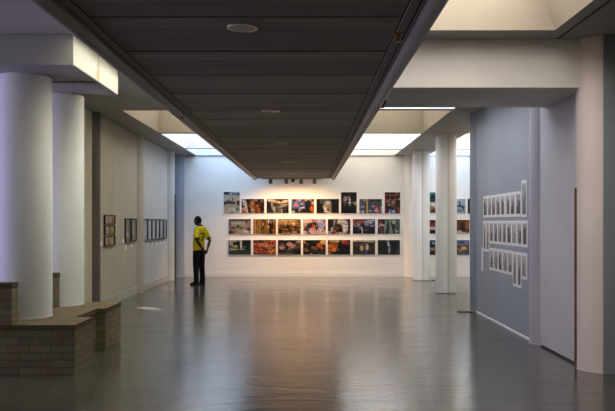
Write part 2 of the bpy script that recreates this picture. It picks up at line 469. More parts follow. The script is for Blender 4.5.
# rust stain run on the slab end, below and beside the joint
bm = bmesh.new()
rs = random.Random(3)
yy = 8.49
prevl = None
pts = []
for i in range(15):
    z = HC - .02 - i * .0205
    w = .012 + .018 * rs.random() + (.03 if i > 9 else 0)
    yy = 8.495 + rs.uniform(-.012, .012)
    pts.append((bm.verts.new((-2.4685, yy - w, z)), bm.verts.new((-2.4685, yy + w, z))))
for a, b in zip(pts, pts[1:]): bm.faces.new((a[0], a[1], b[1], b[0]))
bmesh.ops.translate(bm, verts=bm.verts, vec=-Vector(b2.location)); obj('rust_stain', bm, M['stain'], b2)
bm = bmesh.new(); pts = []
for i in range(46):
    x = -2.50 - i * .05; w = .016 + .03 * rs.random(); c = 8.50 + rs.uniform(-.012, .012)
    pts.append((bm.verts.new((x, c - w, 3.2605)), bm.verts.new((x, c + w, 3.2605))))
for a, b in zip(pts, pts[1:]): bm.faces.new((a[0], a[1], b[1], b[0]))
bmesh.ops.translate(bm, verts=bm.verts, vec=-Vector(b2.location)); obj('joint_crack', bm, M['crack'], b2)

# ------------------------------------------------------------------ dropped ceiling down the middle
SH = EYE + 1.263
SXL, SXR = -1.498, .739
Y0, Y1 = -2.5, 20.62
t = thing('suspended_ceiling', 'long dark boarded dropped ceiling running down the middle of the hall', 'dropped ceiling', (-.38, Y1, SH))
def put(name, bm, m, smooth=False, parent=t):
    bmesh.ops.translate(bm, verts=bm.verts, vec=-Vector(t.location)); return obj(name, bm, m, parent, smooth)
put('casing', bx(SXL, SXR, Y0, Y1, SH + .03, HC - .0), M['nosing'])
put('joint_backing', bx(SXL, SXR, Y0, Y1 - .01, SH + .005, SH + .029), M['backing'])
bm = bmesh.new(); cl = bm.loops.layers.float_color.new('Col')
inL, inR = SXL + .16, SXR - .16
rb = random.Random(5)
def board(x0, x1, y0, y1):
    n0 = len(bm.faces)
    vs = box(bm, x0, x1, y0, y1, SH, SH + .004)
    tone = rb.uniform(.8, 1.14)
    c = lin('a09a91')
    for f in list(bm.faces)[n0:]:
        for l in f.loops: l[cl] = (c[0] * tone, c[1] * tone, c[2] * tone, 1)
edges = [Y0]
y = 5.29 - .875 * 8
k = 0
while y < Y1 - .1:
    if y > Y0 + .1: edges.append(y)
    y += .875
edges.append(Y1)
for i, (a, b) in enumerate(zip(edges, edges[1:])):
    g = .045 if i % 2 else .03
    # each board is made of three narrower strips
    for q in range(3):
        board(inL, inR, a + (b - a) * q / 3 + (g if q == 0 else .004), a + (b - a) * (q + 1) / 3 - .0012)
bm.faces.ensure_lookup_table()
boards = put('underside_boards', bm, None)
mb = mat_attr('soffit_boards', .75, .25)
nt = mb.node_tree
a = [n for n in nt.nodes if n.type == 'ATTRIBUTE'][0]
tcn = nt.nodes.new('ShaderNodeTexCoord'); mpn = nt.nodes.new('ShaderNodeMapping'); mpn.inputs['Scale'].default_value = (.6, 8, 1)
nz = nt.nodes.new('ShaderNodeTexNoise'); nz.inputs['Scale'].default_value = 2.5; nz.inputs['Detail'].default_value = 6
mr = nt.nodes.new('ShaderNodeMapRange'); mr.inputs['From Min'].default_value = .3; mr.inputs['From Max'].default_value = .7
mr.inputs['To Min'].default_value = .8; mr.inputs['To Max'].default_value = 1.1
mm = nt.nodes.new('ShaderNodeMix'); mm.data_type = 'RGBA'; mm.blend_type = 'MULTIPLY'; mm.inputs['Factor'].default_value = 1
nt.links.new(tcn.outputs['Object'], mpn.inputs[0]); nt.links.new(mpn.outputs[0], nz.inputs['Vector']); nt.links.new(nz.outputs['Fac'], mr.inputs['Value'])
nt.links.new(a.outputs['Color'], mm.inputs[6]); nt.links.new(mr.outputs[0], mm.inputs[7])
nt.links.new(mm.outputs[2], nt.nodes['Principled BSDF'].inputs['Base Color'])
boards.data.materials.append(mb)
for s, e in ((SXL, 1), (SXR, -1)):
    for q0, q1 in ((.02, .082), (.092, .15)):
        xa, xb = sorted((s + e * q0, s + e * q1))
        ob = put('edge_board', bx(xa, xb, Y0, Y1, SH - .004, SH + .02, .004), mat('edge_board_paint', '9b958f', .7, .25, var=.06, scale=3) if 'edge_board_paint' not in bpy.data.materials else bpy.data.materials['edge_board_paint'])
for s in (SXL, SXR):
    bm = bmesh.new()
    tube(bm, [(s, Y0, SH + .012), (s, Y1, SH + .012)], [.06, .06], n=28, cap=False)
    put('nosing', bm, M['nosing'], True)

# recessed lamps in the dropped ceiling
for i, yy in enumerate((4.66, 8.15, 11.5, 14.9, 18.4)):
    nm = ('nearest the camera end, the largest to the eye', 'second along the boarded underside', 'third along the boarded underside',
          'fourth along the boarded underside', 'last before the track spotlights')[i]
    d = thing('recessed_light', 'round metal-rimmed ceiling lamp, ' + nm, 'ceiling lamp', (-.42, yy, SH), 0, 'recessed lamps of the dropped ceiling')
    bm = bmesh.new(); lathe(bm, [(.078, 0), (.078, -.006), (.086, -.008), (.1, -.006), (.103, 0)], n=32); obj('rim', bm, M['chrome'], d, True)
    bm = bmesh.new(); lathe(bm, [(0, -.004), (.05, -.008), (.078, -.006)], n=32); obj('lens', bm, M['lens'], d, True)
# small brass heads screwed to the underside
for (x, y, lab) in ((.60, 4.8, 'small brass sprinkler head under the near edge boards'), (-1.46, 8.37, 'small brown brass sprinkler head by the edge near the slab')):
    d = thing('sprinkler_head', lab, 'sprinkler', (x, y, SH - .004))
    bm = bmesh.new(); lathe(bm, [(0, .0), (.035, 0), (.035, -.006), (.014, -.012), (.012, -.05), (0, -.05)], n=20); obj('body', bm, M['brass'], d, True)
    bm = bmesh.new(); lathe(bm, [(0, -.05), (.028, -.052), (.03, -.056), (0, -.058)], n=20); obj('deflector', bm, M['brass'], d, True)
# wooden blocks tucked under the beam beside the dropped ceiling
d = thing('wooden_bracket', 'small brown slatted bracket fixed under the beam beside the dropped ceiling', 'bracket', (.86, 8.75, 3.06))
for q in range(2):
    bm = bmesh.new(); box(bm, -.03 + q * .065, .012 + q * .065, -.16, .16, -.035, 0, .003); obj('slat', bm, M['wood'], d)
bm = bmesh.new(); box(bm, -.03, .08, .11, .14, -.05, -.035, .002); obj('crossbar', bm, M['brass'], d)

# track spotlights at the end of the dropped ceiling
tr = thing('lighting_track', 'thin dark lighting track under the end of the dropped ceiling', 'lighting track', (-.42, 20.55, SH))
bm = bmesh.new(); box(bm, -.85, .85, -.016, .016, -.024, -.004, .003); obj('rail', bm, M['greymetal'], tr)
bm = bmesh.new(); box(bm, -.88, -.85, -.018, .018, -.026, -.004, .003); obj('end_cap', bm, M['black'], tr)
SPX = (-1.055, -.605, -.18, .198)
spots = []
for i, x in enumerate(SPX):
    nm = ('first', 'second', 'third', 'fourth')[i]
    s = thing('spotlight', 'small grey square spotlight aimed at the photo wall, %s of four from the person\'s side' % nm, 'spotlight', (x, 20.55, SH - .024), 0, 'track spotlights')
    bm = bmesh.new(); box(bm, -.02, .02, -.03, .03, -.012, 0, .002); obj('adapter', bm, M['black'], s)
    bm = bmesh.new(); lathe(bm, [(.011, -.035), (.011, -.012)], n=12); obj('stem', bm, M['black'], s, True)
    bm = bmesh.new(); box(bm, -.05, .05, -.055, .055, -.042, .042, .008)
    hd = obj('lamp_housing', bm, M['greymetal'], s); hd.location = (0, 0, -.07); hd.rotation_euler = (R(-30), 0, 0)
    bm = bmesh.new(); box(bm, -.04, .04, .052, .057, -.034, .034)
    obj('lens', bm, emit('spot_lens', 'ffd0a0', 3), hd)
    spots.append(x)
d = thing('dome_camera', 'small black dome hanging between the second and third spotlights', 'dome camera', (-.415, 20.42, SH))
bm = bmesh.new(); lathe(bm, [(0, 0), (.06, 0), (.06, -.05), (.0, -.05)], n=24); obj('mounting_base', bm, M['nosing'], d, True)
bm = bmesh.new(); lathe(bm, [(.058, -.05), (.056, -.075), (.042, -.10), (.022, -.115), (0, -.118)], n=24); obj('dome', bm, M['black'], d, True)

# ------------------------------------------------------------------ brick bench
t = thing('brick_bench', 'low buff brick bench with brown coping under the two thick columns', 'brick bench', (-2.47, 7.56, 0))
def bb(name, pieces, m, parent=t, bev=0):
    bm = bmesh.new()
    for p in pieces: box(bm, *p, bev)
    bmesh.ops.translate(bm, verts=bm.verts, vec=-Vector(t.location))
    return obj(name, bm, m, parent)
ZC = .465
bb('brick_pier', [(-7.99, -2.445, 7.56, 8.17, 0, ZC)], M['brick'])
bb('brick_wall', [(-7.99, -2.65, 8.17, 9.04, 0, ZC)], M['brick'])
bb('brick_pier', [(-7.99, -2.535, 9.04, 9.77, 0, ZC)], M['brick'])
bb('coping', [(-7.99, -2.44, 7.552, 8.18, ZC, PZ), (-7.99, -2.64, 8.18, 9.03, ZC, PZ), (-7.99, -2.53, 9.03, 9.775, ZC, PZ)], M['cap'])
bb('brick_parapet', [(-7.99, -3.105, 7.56, 7.72, PZ, .905)], M['brick'])
bb('parapet_coping', [(-7.99, -3.105, 7.555, 7.722, .905, .965)], M['cap'])
bb('brick_parapet', [(-7.99, -3.157, 9.04, 9.165, PZ, .905)], M['brick'])
bb('parapet_coping', [(-7.99, -3.15, 9.035, 9.168, .905, .965)], M['cap'])

# ------------------------------------------------------------------ photographs
def paint(nx, ny, base, blobs, busy=0, seed=0, pal=(), stripes=None):
    """colours of a printed photograph: soft patches over a ground; y runs down, 0..1"""
    r = random.Random(seed)
    noise = [[r.random() for _ in range(nx)] for _ in range(ny)]
    out = []
    bc = lin(base)[:3]
    P = [lin(p)[:3] for p in pal]
    for j in range(ny):
        row = []
        for i in range(nx):
            u, v = i / (nx - 1), j / (ny - 1)
            c = list(bc)
            if stripes:
                cols, frq, sl = stripes
                w = int((u + sl * v) * frq + .35 * math.sin(v * 9 + int(u * frq)))
                s = lin(cols[(w * 7 + w // 3) % len(cols)])[:3]
                c = [c[q] * .15 + s[q] * .85 for q in range(3)]
            for bl in blobs:
                cx, cy, rx, ry, h = bl[:5]
                kind = bl[5] if len(bl) > 5 else 'e'
                dx, dy = (u - cx) / rx, (v - cy) / ry
                if kind == 'r': d = max(abs(dx), abs(dy))
                elif kind == 't': d = max(abs(dx) - (.5 + dy * .5) + .5, abs(dy)) if True else 0
                elif kind == 'd': d = max(abs(dx - dy), abs(dy) * .9)      # leaning down to the right
                elif kind == 'b': d = max(abs(dx + dy), abs(dy) * .9)      # leaning down to the left
                else: d = math.hypot(dx, dy)
                a = min(1, max(0, (1.12 - d) / .28))
                s = lin(h)[:3]
                c = [c[q] * (1 - a) + s[q] * a for q in range(3)]
            if P and noise[j // 2][i // 2] < busy * 1.15:
                s = P[int(noise[j // 2][i // 2] * 9973) % len(P)]
                c = [c[q] * .35 + s[q] * .65 for q in range(3)]
            f = .74 + .5 * noise[(j // 2 * 3 + 1) % ny][(i // 2 * 5 + 2) % nx]
            row.append(tuple(min(1, x * f * .62) for x in c) + (1,))
        out.append(row)
    return out

def picture_mesh(name, w, h, px, m, parent, y=-.001):
    """flat print in the xz plane, facing -y, origin at its centre"""
    ny, nx = len(px), len(px[0])
    bm = bmesh.new(); cl = bm.loops.layers.float_color.new('Col')
    V = [[bm.verts.new((-w / 2 + w * i / (nx - 1), y, h / 2 - h * j / (ny - 1))) for i in range(nx)] for j in range(ny)]
    for j in range(ny - 1):
        for i in range(nx - 1):
            f = bm.faces.new((V[j + 1][i], V[j + 1][i + 1], V[j][i + 1], V[j][i]))
            for l, (jj, ii) in zip(f.loops, ((j + 1, i), (j + 1, i + 1), (j, i + 1), (j, i))): l[cl] = px[jj][ii]
    me = bpy.data.meshes.new(name)
    bm.to_mesh(me); bm.free(); me.materials.append(m)
    return link(bpy.data.objects.new(name, me), parent)

def photo(rect, label, spec, group):
    x0, y0, x1, y1 = rect
    s = (YB - .02) / F
    k = lambda px: (px - 307.7) * s
    zf = lambda py: EYE + (222.6 - py) * s
    X0, X1, Z1, Z0 = k(x0), k(x1), zf(y0), zf(y1)
    w, h = X1 - X0, Z1 - Z0
    t = thing('photo_print', label, 'photograph', ((X0 + X1) / 2, YB - .0005, (Z0 + Z1) / 2), 0, group)
    obj('mounting_board', bx(-w / 2 - .012, w / 2 + .012, -.018, 0, -h / 2 - .012, h / 2 + .012, .002), M['mount'], t)
    nx, ny = (42, 28) if w > h else (30, 40)
    picture_mesh('picture', w, h, paint(nx, ny, **spec), M['picture'], t, -.0195)
    return t

G1 = 'colour photographs on the far wall'
r1 = [(223.9, 191.9, 239.9, 213), (241.7, 198.9, 264.5, 213), (266.8, 198.9, 289, 213), (291.5, 198.9, 314.3, 213), (316.6, 198.9, 339.1, 213.2),
      (341.3, 192.2, 356.9, 213.3), (359.6, 198.9, 382.1, 213.3), (384.9, 192.2, 400.4, 213.4)]
XS = [(228.8, 251.1), (253.5, 276.1), (278.1, 301), (303.3, 325.9), (328.1, 350.5), (353, 375.3), (378, 400.2)]
r2 = [(a, 219.1, b, 233.9) for a, b in XS]
r3 = [(a, 240, b, 254.7) for a, b in XS]
S = []
S.append(('upright beach photo with a small pink figure, nearest the standing person', dict(base='d2c3a2', seed=1, busy=.08, pal=('e8e4de', '8a8a80'), blobs=[
    (.5, .04, .6, .12, 'aebccc', 'r'), (.18, .06, .2, .07, '161a2a', 'r'), (.62, .1, .1, .05, '4a5a38'), (.88, .12, .14, .05, '3a4660', 'r'),
    (.5, .28, .6, .08, 'd8c8a6', 'r'), (.35, .52, .4, .07, '2c3c4a', 'r'), (.1, .56, .12, .07, '141a24', 'r'), (.3, .44, .16, .04, '4a5a70'),
    (.55, .40, .05, .1, 'b04a60'), (.57, .3, .04, .04, '40302c'), (.92, .56, .1, .16, '10141e', 'r'), (.4, .66, .5, .07, 'b8a688', 'r'),
    (.88, .82, .14, .07, '4c8078', 'r'), (.62, .85, .1, .06, 'e6e6e6'), (.35, .9, .14, .07, 'e4d6d8'), (.2, .82, .05, .03, 'b07060'), (.5, .97, .2, .04, '9a7a70')])))
S.append(('dark photo with white diagonal strips and orange figures, top row', dict(base='1c100c', seed=2, busy=.12, pal=('c06a30', '5a2a18', '0c0808'), blobs=[
    (.08, .2, .03, .25, 'f0e6da', 'd'), (.2, .55, .05, .45, 'f0dcc4', 'd'), (.1, .72, .12, .12, 'd8a890'), (.08, .92, .1, .1, 'c43820'), (.2, .95, .08, .06, 'e06a40'),
    (.3, .1, .12, .12, '2a1610'), (.48, .3, .1, .16, 'd08a58'), (.42, .5, .1, .12, 'b8702c'), (.5, .78, .09, .2, 'd8a060'), (.6, .6, .12, .16, '8a4420'),
    (.7, .5, .06, .1, 'c06a34'), (.75, .8, .08, .18, 'b05a28'), (.75, .28, .2, .12, '3a2a20', 'r'), (.9, .12, .06, .1, '9a6a48'), (.92, .7, .08, .3, '0c0a0a', 'r'), (.62, .08, .1, .06, 'b08a70')])))
S.append(('dark photo of pale grey fanning shapes, third in the top row', dict(base='24201c', seed=3, busy=.12, pal=('8a8678', '0e0c0c', '56544a'), blobs=[
    (.3, .14, .22, .1, 'd6be94', 'd'), (.8, .2, .2, .1, 'e0cca6', 'b'), (.15, .14, .08, .1, 'e0d0b8'), (.45, .06, .06, .1, '2a2018'), (.65, .12, .05, .12, '241c14'),
    (.25, .45, .05, .3, '9a988c', 'd'), (.36, .75, .05, .22, 'a8a898'), (.5, .6, .06, .38, '4a4438'), (.62, .6, .04, .35, '6a665a'), (.72, .5, .12, .1, '8a887c', 'b'),
    (.8, .42, .12, .05, 'a8a494', 'b'), (.68, .85, .04, .15, '90907e'), (.1, .6, .1, .4, '100e0e', 'r'), (.92, .75, .12, .22, '121010')])))
S.append(('photo with a blue rectangle and pink triangle beside an orange patch, top row', dict(base='12121a', seed=4, busy=.06, pal=('2a2a3a', '000000'), blobs=[
    (.4, .08, .5, .1, 'c4a090', 'r'), (.12, .1, .1, .08, '3a2a28'), (.5, .12, .1, .1, '6a3a30'), (.3, .42, .3, .26, '4468a6', 'r'), (.2, .4, .08, .14, 'dc6c60', 't'),
    (.46, .38, .06, .12, 'b0a0a0'), (.46, .5, .06, .08, '1a1420'), (.5, .66, .1, .1, 'c8b8b8'), (.55, .82, .1, .16, '1a1a22'), (.36, .78, .04, .16, '9a8478'),
    (.08, .92, .08, .1, 'aab4c4'), (.1, .72, .05, .1, '2a3a5a'), (.75, .4, .14, .34, '14121a'), (.94, .3, .06, .12, 'dca8a0'), (.9, .68, .09, .2, 'd85a24'), (.96, .9, .05, .1, '8a5a48')])))
S.append(('photo of a pale face between two black areas, top row', dict(base='0d0a0a', seed=5, busy=.03, pal=('1a1614',), blobs=[
    (.48, .3, .2, .3, '4a5c58'), (.47, .12, .2, .12, '3e5f62', 'r'), (.5, .42, .17, .28, 'b8a084'), (.5, .28, .1, .1, 'c8ccc0'), (.46, .5, .04, .06, '4a3428'),
    (.56, .6, .05, .06, '6a4834'), (.62, .65, .08, .3, '907a5c'), (.4, .75, .06, .2, 'dcd8d0', 'd'), (.52, .93, .12, .06, 'e4dcd0', 'd'), (.2, .18, .04, .14, '6a6248'), (.85, .5, .18, .6, '0b0908', 'r')])))
S.append(('upright black photo with white flecks and a yellow spot at its edge', dict(base='0c0a10', seed=6, busy=.03, pal=('201824',), blobs=[
    (.22, .34, .07, .14, '9a98a6'), (.3, .24, .1, .06, 'b08a90'), (.34, .32, .06, .1, 'c08a80'), (.5, .26, .06, .08, 'b4a8a0'), (.55, .36, .05, .08, 'e8e4e0'),
    (.36, .5, .06, .04, '8a2030'), (.56, .5, .08, .06, 'e4e8f0'), (.56, .6, .05, .05, 'a0b070'), (.78, .5, .05, .04, '8ab0c0'), (.93, .52, .1, .07, 'e8c040'), (.92, .58, .05, .04, 'f4e090'), (.25, .58, .05, .04, '707880')])))
S.append(('grey-blue photo of a window with a red triangle sign, top row', dict(base='4c5264', seed=7, busy=.05, pal=('40465a', '646a7c'), blobs=[
    (.5, .03, .6, .07, 'a46a58', 'r'), (.75, .1, .3, .06, '1c1c26', 'r'), (.34, .5, .035, .6, 'd2b468', 'r'), (.28, .12, .12, .08, 'b8986a'), (.15, .3, .14, .14, '5a607c', 'r'),
    (.16, .56, .15, .05, 'a4a8b0', 'r'), (.16, .88, .06, .08, 'dce0e4'), (.02, .88, .04, .08, 'c8ccd0'), (.28, .6, .02, .4, '22242e', 'r'), (.41, .6, .015, .4, '22242e', 'r'), (.7, .98, .3, .03, '20222c', 'r'),
    (.6, .52, .07, .06, 'b4bac4'), (.48, .84, .07, .08, 'a4aab4'), (.76, .70, .10, .24, 'd83c44', 't'), (.76, .78, .055, .13, 'd8dce4', 't'), (.76, .78, .02, .06, '5a6a9a'), (.97, .7, .04, .2, 'c0c4cc')])))
S.append(('upright dark red photo with a lit window grid, last in the top row', dict(base='2c1418', seed=8, busy=.1, pal=('5a2420', '14090c', '8a5040'), blobs=[
    (.03, .5, .05, .6, 'a02848', 'r'), (.35, .2, .025, .22, 'b8846c', 'r'), (.68, .2, .025, .22, 'b8745c', 'r'), (.5, .14, .5, .015, 'a05a48', 'r'), (.5, .36, .5, .02, 'c07a60', 'r'),
    (.8, .03, .08, .03, 'e07a48'), (.94, .3, .04, .04, 'e8e0d8'), (.2, .45, .14, .08, 'a8684c'), (.55, .48, .14, .08, 'b49a80'), (.85, .5, .14, .1, '3a1a20'), (.4, .62, .3, .06, '6a5a58'),
    (.2, .68, .12, .08, '181018'), (.28, .6, .06, .05, 'c8d0d0'), (.7, .72, .2, .06, '8a4030'), (.4, .9, .16, .1, '6a74c0'), (.6, .92, .1, .08, 'b4d0f0'), (.3, .96, .06, .05, 'e4e4f4'), (.75, .95, .1, .06, '5a3a80'), (.9, .85, .08, .1, 'a05a48')])))
B = []
B.append(('photo of a pale grey room with small dark figure, first in the middle row', dict(base='a99a86', seed=11, busy=.06, pal=('c4b8a4', '8a7e70'), blobs=[
    (.5, .05, .6, .08, '3a322a', 'r'), (.06, .3, .05, .3, '7a6a58', 'r'), (.4, .28, .3, .06, 'c8bca6', 'r'), (.8, .12, .06, .18, '4a4036'), (.92, .3, .06, .2, '8a8070', 'r'), (.5, .56, .5, .03, '6a5e52', 'r'),
    (.42, .5, .06, .1, '12141a'), (.55, .58, .08, .06, '5a5048'), (.2, .62, .1, .06, '4a3c3a'), (.82, .6, .06, .06, 'b04040'), (.9, .72, .1, .14, '201c22'), (.1, .9, .16, .09, '2a2a3c'), (.22, .8, .08, .06, 'c05a68'),
    (.36, .82, .06, .06, '8a7a50'), (.1, .75, .06, .04, '6a4048'), (.78, .85, .14, .1, 'e0c8c8'), (.7, .95, .1, .05, 'c06070'), (.97, .96, .04, .05, 'c02030'), (.5, .85, .12, .12, 'c8b49a')])))
B.append(('photo of brown and golden vertical poles, middle row', dict(base='5a3410', seed=12, busy=.14, pal=('c89448', '2a1408', '8a5a20'), stripes=(('2a1608', 'a87430', '5e3812', '8a5a24', '1c0e06', '6e4416', 'c08a44'), 17, .02), blobs=[
    (.68, .15, .03, .14, 'f0e8e0'), (.78, .18, .02, .1, 'e8d8c0'), (.9, .14, .025, .12, 'f0e0d0'), (.42, .35, .025, .1, 'e8d0a0'), (.3, .55, .03, .2, '8a8a40'), (.08, .5, .05, .5, 'c08a50', 'r'), (.65, .5, .02, .12, 'd8c8b0')])))
B.append(('photo of a golden crowded scene darkening downwards, middle row', dict(base='6a4a28', seed=13, busy=.35, pal=('e0b870', '1c120c', 'a87c40', '3a2414'), blobs=[
    (.4, .2, .45, .14, 'c09a58', 'r'), (.7, .25, .04, .2, 'e8c888', 'r'), (.3, .1, .2, .06, 'dcc088'), (.9, .15, .1, .12, '6a4c30'), (.1, .7, .1, .3, '1c1410'), (.5, .58, .45, .08, '2a1a10', 'r'), (.45, .45, .08, .08, '1a100a'),
    (.5, .75, .4, .06, '3a1c1c', 'r'), (.7, .88, .05, .08, 'c09060'), (.3, .92, .1, .06, '8a5830'), (.85, .75, .12, .2, '2a1e14')])))
B.append(('photo of a pinkish crowd with blue beyond, middle row', dict(base='caa09a', seed=14, busy=.1, pal=('e8d4d0', '5a3a40'), blobs=[
    (.8, .3, .2, .4, '9cacd0'), (.7, .15, .12, .14, 'b8c0d8'), (.2, .12, .2, .12, 'e6cfc6'), (.45, .1, .1, .12, 'd8707c'), (.6, .1, .06, .1, 'd898a0'), (.93, .14, .06, .14, 'c05a60'), (.3, .42, .16, .2, '1e1a20'), (.5, .3, .1, .14, '2a1820'),
    (.44, .48, .06, .14, 'c83a34'), (.6, .5, .08, .24, '2c2830'), (.15, .7, .12, .2, '3a3230'), (.08, .9, .08, .1, 'e8dcd0'), (.42, .86, .09, .14, 'e8c0c8'), (.4, .8, .04, .06, 'e09040'), (.8, .8, .16, .16, 'd8bcc4'), (.68, .85, .08, .1, 'b8a0b0'), (.95, .6, .06, .16, '6a5a80'), (.25, .95, .1, .06, '1a1618')])))
B.append(('dark photo with a big white arched shape, middle row', dict(base='141012', seed=15, busy=.06, pal=('3a2c28', '0a0808'), blobs=[
    (.55, .5, .42, .52, 'd8ccc8'), (.45, .7, .24, .42, '1c1414'), (.75, .55, .1, .3, 'e8dedc'), (.35, .3, .05, .3, '2a1c1c', 'b'), (.2, .55, .04, .3, 'c8bcb6', 'b'), (.15, .3, .12, .3, '1c1814'), (.42, .62, .1, .12, '6a3c24'), (.34, .5, .06, .08, '3a4440'),
    (.8, .35, .1, .05, '8a8284', 'd'), (.85, .62, .1, .04, '9a9090', 'd'), (.3, .8, .07, .1, 'a03c2c'), (.5, .95, .16, .07, 'c8ccc8'), (.62, .88, .06, .06, 'c83830'), (.45, .96, .05, .06, 'b03028'), (.97, .5, .07, .6, '201c1c', 'r'), (.07, .9, .08, .1, 'a8a0a0')])))
B.append(('dark navy photo of a glinting crowd under an orange roof, middle row', dict(base='141420', seed=16, busy=.16, pal=('5a5a78', '0a0a10', '3a2c34'), blobs=[
    (.3, .16, .32, .14, '9a5440'), (.5, .05, .5, .06, '5a3c3c', 'r'), (.7, .2, .18, .16, 'c4c2cc'), (.62, .35, .12, .1, '8a90a8'), (.95, .25, .05, .24, '3c68c8', 'r'), (.9, .1, .06, .08, 'd8dce8'), (.05, .35, .05, .08, 'b090b0'),
    (.25, .45, .05, .1, 'd0c0d0'), (.12, .48, .06, .06, '8a8098'), (.4, .65, .03, .12, 'd8d8e0', 'd'), (.3, .62, .04, .06, 'a88a98'), (.43, .88, .03, .12, 'd8e0d8'), (.6, .72, .04, .05, '9a8040'), (.85, .45, .06, .06, 'c4c8d4'), (.25, .32, .1, .08, 'c0786a')])))
B.append(('photo of grey-green leaning planks with a red figure, last in the middle row', dict(base='647a76', seed=17, busy=.08, pal=('3a4848', '8a9c94'), blobs=[
    (.14, .5, .14, .6, '1c1414', 'r'), (.1, .2, .08, .12, '8a3038'), (.06, .5, .05, .05, 'e8d0c8'), (.2, .4, .1, .08, 'e8b8b4', 'd'), (.2, .88, .06, .12, '9a2c20'), (.14, .66, .06, .08, '5a2020'), (.34, .5, .05, .6, '8ca098', 'r'), (.45, .6, .07, .5, '2c3230', 'b'),
    (.58, .5, .05, .5, '8aa49e', 'd'), (.7, .7, .06, .4, '1c2422', 'd'), (.72, .2, .07, .14, 'c4cca0'), (.72, .5, .07, .16, '5a2c2c'), (.84, .82, .04, .12, 'c8d0b8'), (.9, .4, .05, .4, '4a5c5c', 'r'), (.28, .15, .05, .2, '242828', 'r')])))
C = []
C.append(('dark green street photo with a yellow vehicle, first in the bottom row', dict(base='1a2622', seed=21, busy=.06, pal=('0c1412', '34423c'), blobs=[
    (.3, .06, .3, .08, 'b8a898', 'r'), (.08, .2, .03, .2, 'd8d0c8', 'r'), (.16, .3, .03, .16, 'c8c4bc', 'r'), (.42, .2, .06, .14, '120f10', 'r'), (.56, .3, .03, .3, 'e4e4e0', 'r'), (.8, .2, .18, .24, '161616', 'r'), (.3, .44, .12, .08, 'd8b848'),
    (.14, .48, .08, .08, '6a4430'), (.2, .62, .22, .09, 'b4b8b8'), (.3, .55, .12, .05, '4a5450'), (.6, .64, .12, .07, 'a8a4a8'), (.62, .58, .07, .05, 'b0503c'), (.72, .46, .06, .06, '4a8078'), (.5, .85, .5, .14, '38443e', 'r'), (.6, .74, .12, .05, '0e0f0f')])))
C.append(('busy red and orange photo of a market, bottom row', dict(base='7a3018', seed=22, busy=.4, pal=('e09050', 'c83c20', '1a0c08', 'f0b080', '5a2010'), blobs=[
    (.3, .06, .4, .06, '1a0c0a', 'r'), (.85, .1, .12, .1, 'c03820'), (.4, .35, .2, .12, 'd88a5c'), (.6, .4, .12, .1, 'e0a878'), (.5, .68, .16, .1, '2c1812'), (.15, .65, .12, .14, 'b04428'), (.75, .8, .16, .1, 'd88a4c'), (.9, .4, .08, .2, '3a1810'), (.4, .92, .3, .07, '501c14', 'r'), (.9, .94, .08, .06, '1a0c08')])))
C.append(('dark grey photo with two pale pink flower-like clusters, bottom row', dict(base='3c3634', seed=23, busy=.12, pal=('1c1816', '5a524c', '2a2622'), blobs=[
    (.4, .1, .4, .08, '14100f', 'r'), (.18, .5, .13, .16, 'b8827a'), (.18, .32, .06, .08, '8a6a58'), (.14, .52, .05, .06, 'dcaaa4'), (.5, .28, .12, .14, 'c8a090'), (.62, .42, .14, .14, 'c48c84'), (.58, .3, .05, .08, 'e8ccb8'), (.72, .35, .05, .1, 'dc9a90'),
    (.9, .1, .1, .12, 'a88c84'), (.5, .64, .06, .08, '8ea4a4'), (.48, .7, .04, .05, '1c2020'), (.84, .75, .16, .25, '0e0c0e'), (.85, .5, .1, .1, '5a4a44', 'b'), (.15, .78, .16, .06, '100e0e', 'r'), (.3, .92, .3, .06, '54504a', 'r'), (.38, .5, .06, .12, '120f0e')])))
C.append(('black photo with orange blooms and a yellow corner, bottom row', dict(base='100d0a', seed=24, busy=.1, pal=('2a1a10', 'a04c20', '0a0808'), blobs=[
    (.06, .12, .05, .1, 'c09048'), (.12, .24, .06, .05, 'c85020'), (.2, .3, .05, .1, '2c5a58'), (.5, .12, .08, .1, '2a2a28'), (.72, .34, .12, .16, 'd8652c'), (.88, .14, .12, .14, 'e8c878'), (.92, .26, .08, .08, 'd8a040'), (.6, .5, .1, .1, '8a3c18'), (.84, .55, .08, .08, 'c86030'),
    (.45, .5, .08, .06, 'd86830'), (.5, .6, .14, .14, '6a6a58'), (.44, .75, .12, .14, '1c1a18'), (.12, .66, .08, .12, '8a5c38'), (.2, .75, .06, .05, 'b87848'), (.8, .85, .18, .1, '344028'), (.35, .97, .06, .05, 'dcc0a4'), (.92, .7, .06, .12, '4a1c10')])))
C.append(('photo of a big orange shape on black, bottom row', dict(base='120d0b', seed=25, busy=.04, pal=('2a1a12',), blobs=[
    (.2, .08, .2, .1, 'c4a070'), (.42, .1, .08, .08, 'd8c478'), (.22, .45, .2, .2, 'd06428'), (.1, .4, .1, .14, 'e07a34'), (.35, .32, .1, .12, 'b04c1c'), (.25, .65, .14, .14, 'e08a48'), (.1, .7, .1, .1, 'c8581c'), (.14, .55, .05, .06, '5a2008'), (.75, .16, .16, .14, 'a03818'), (.68, .1, .06, .08, 'c85024'), (.9, .24, .08, .1, '8a2c14'),
    (.46, .65, .05, .06, '6a6858'), (.05, .9, .1, .05, 'd89a5c', 'd'), (.55, .3, .06, .2, '0e0a0a'), (.04, .15, .04, .12, '0c0a08')])))
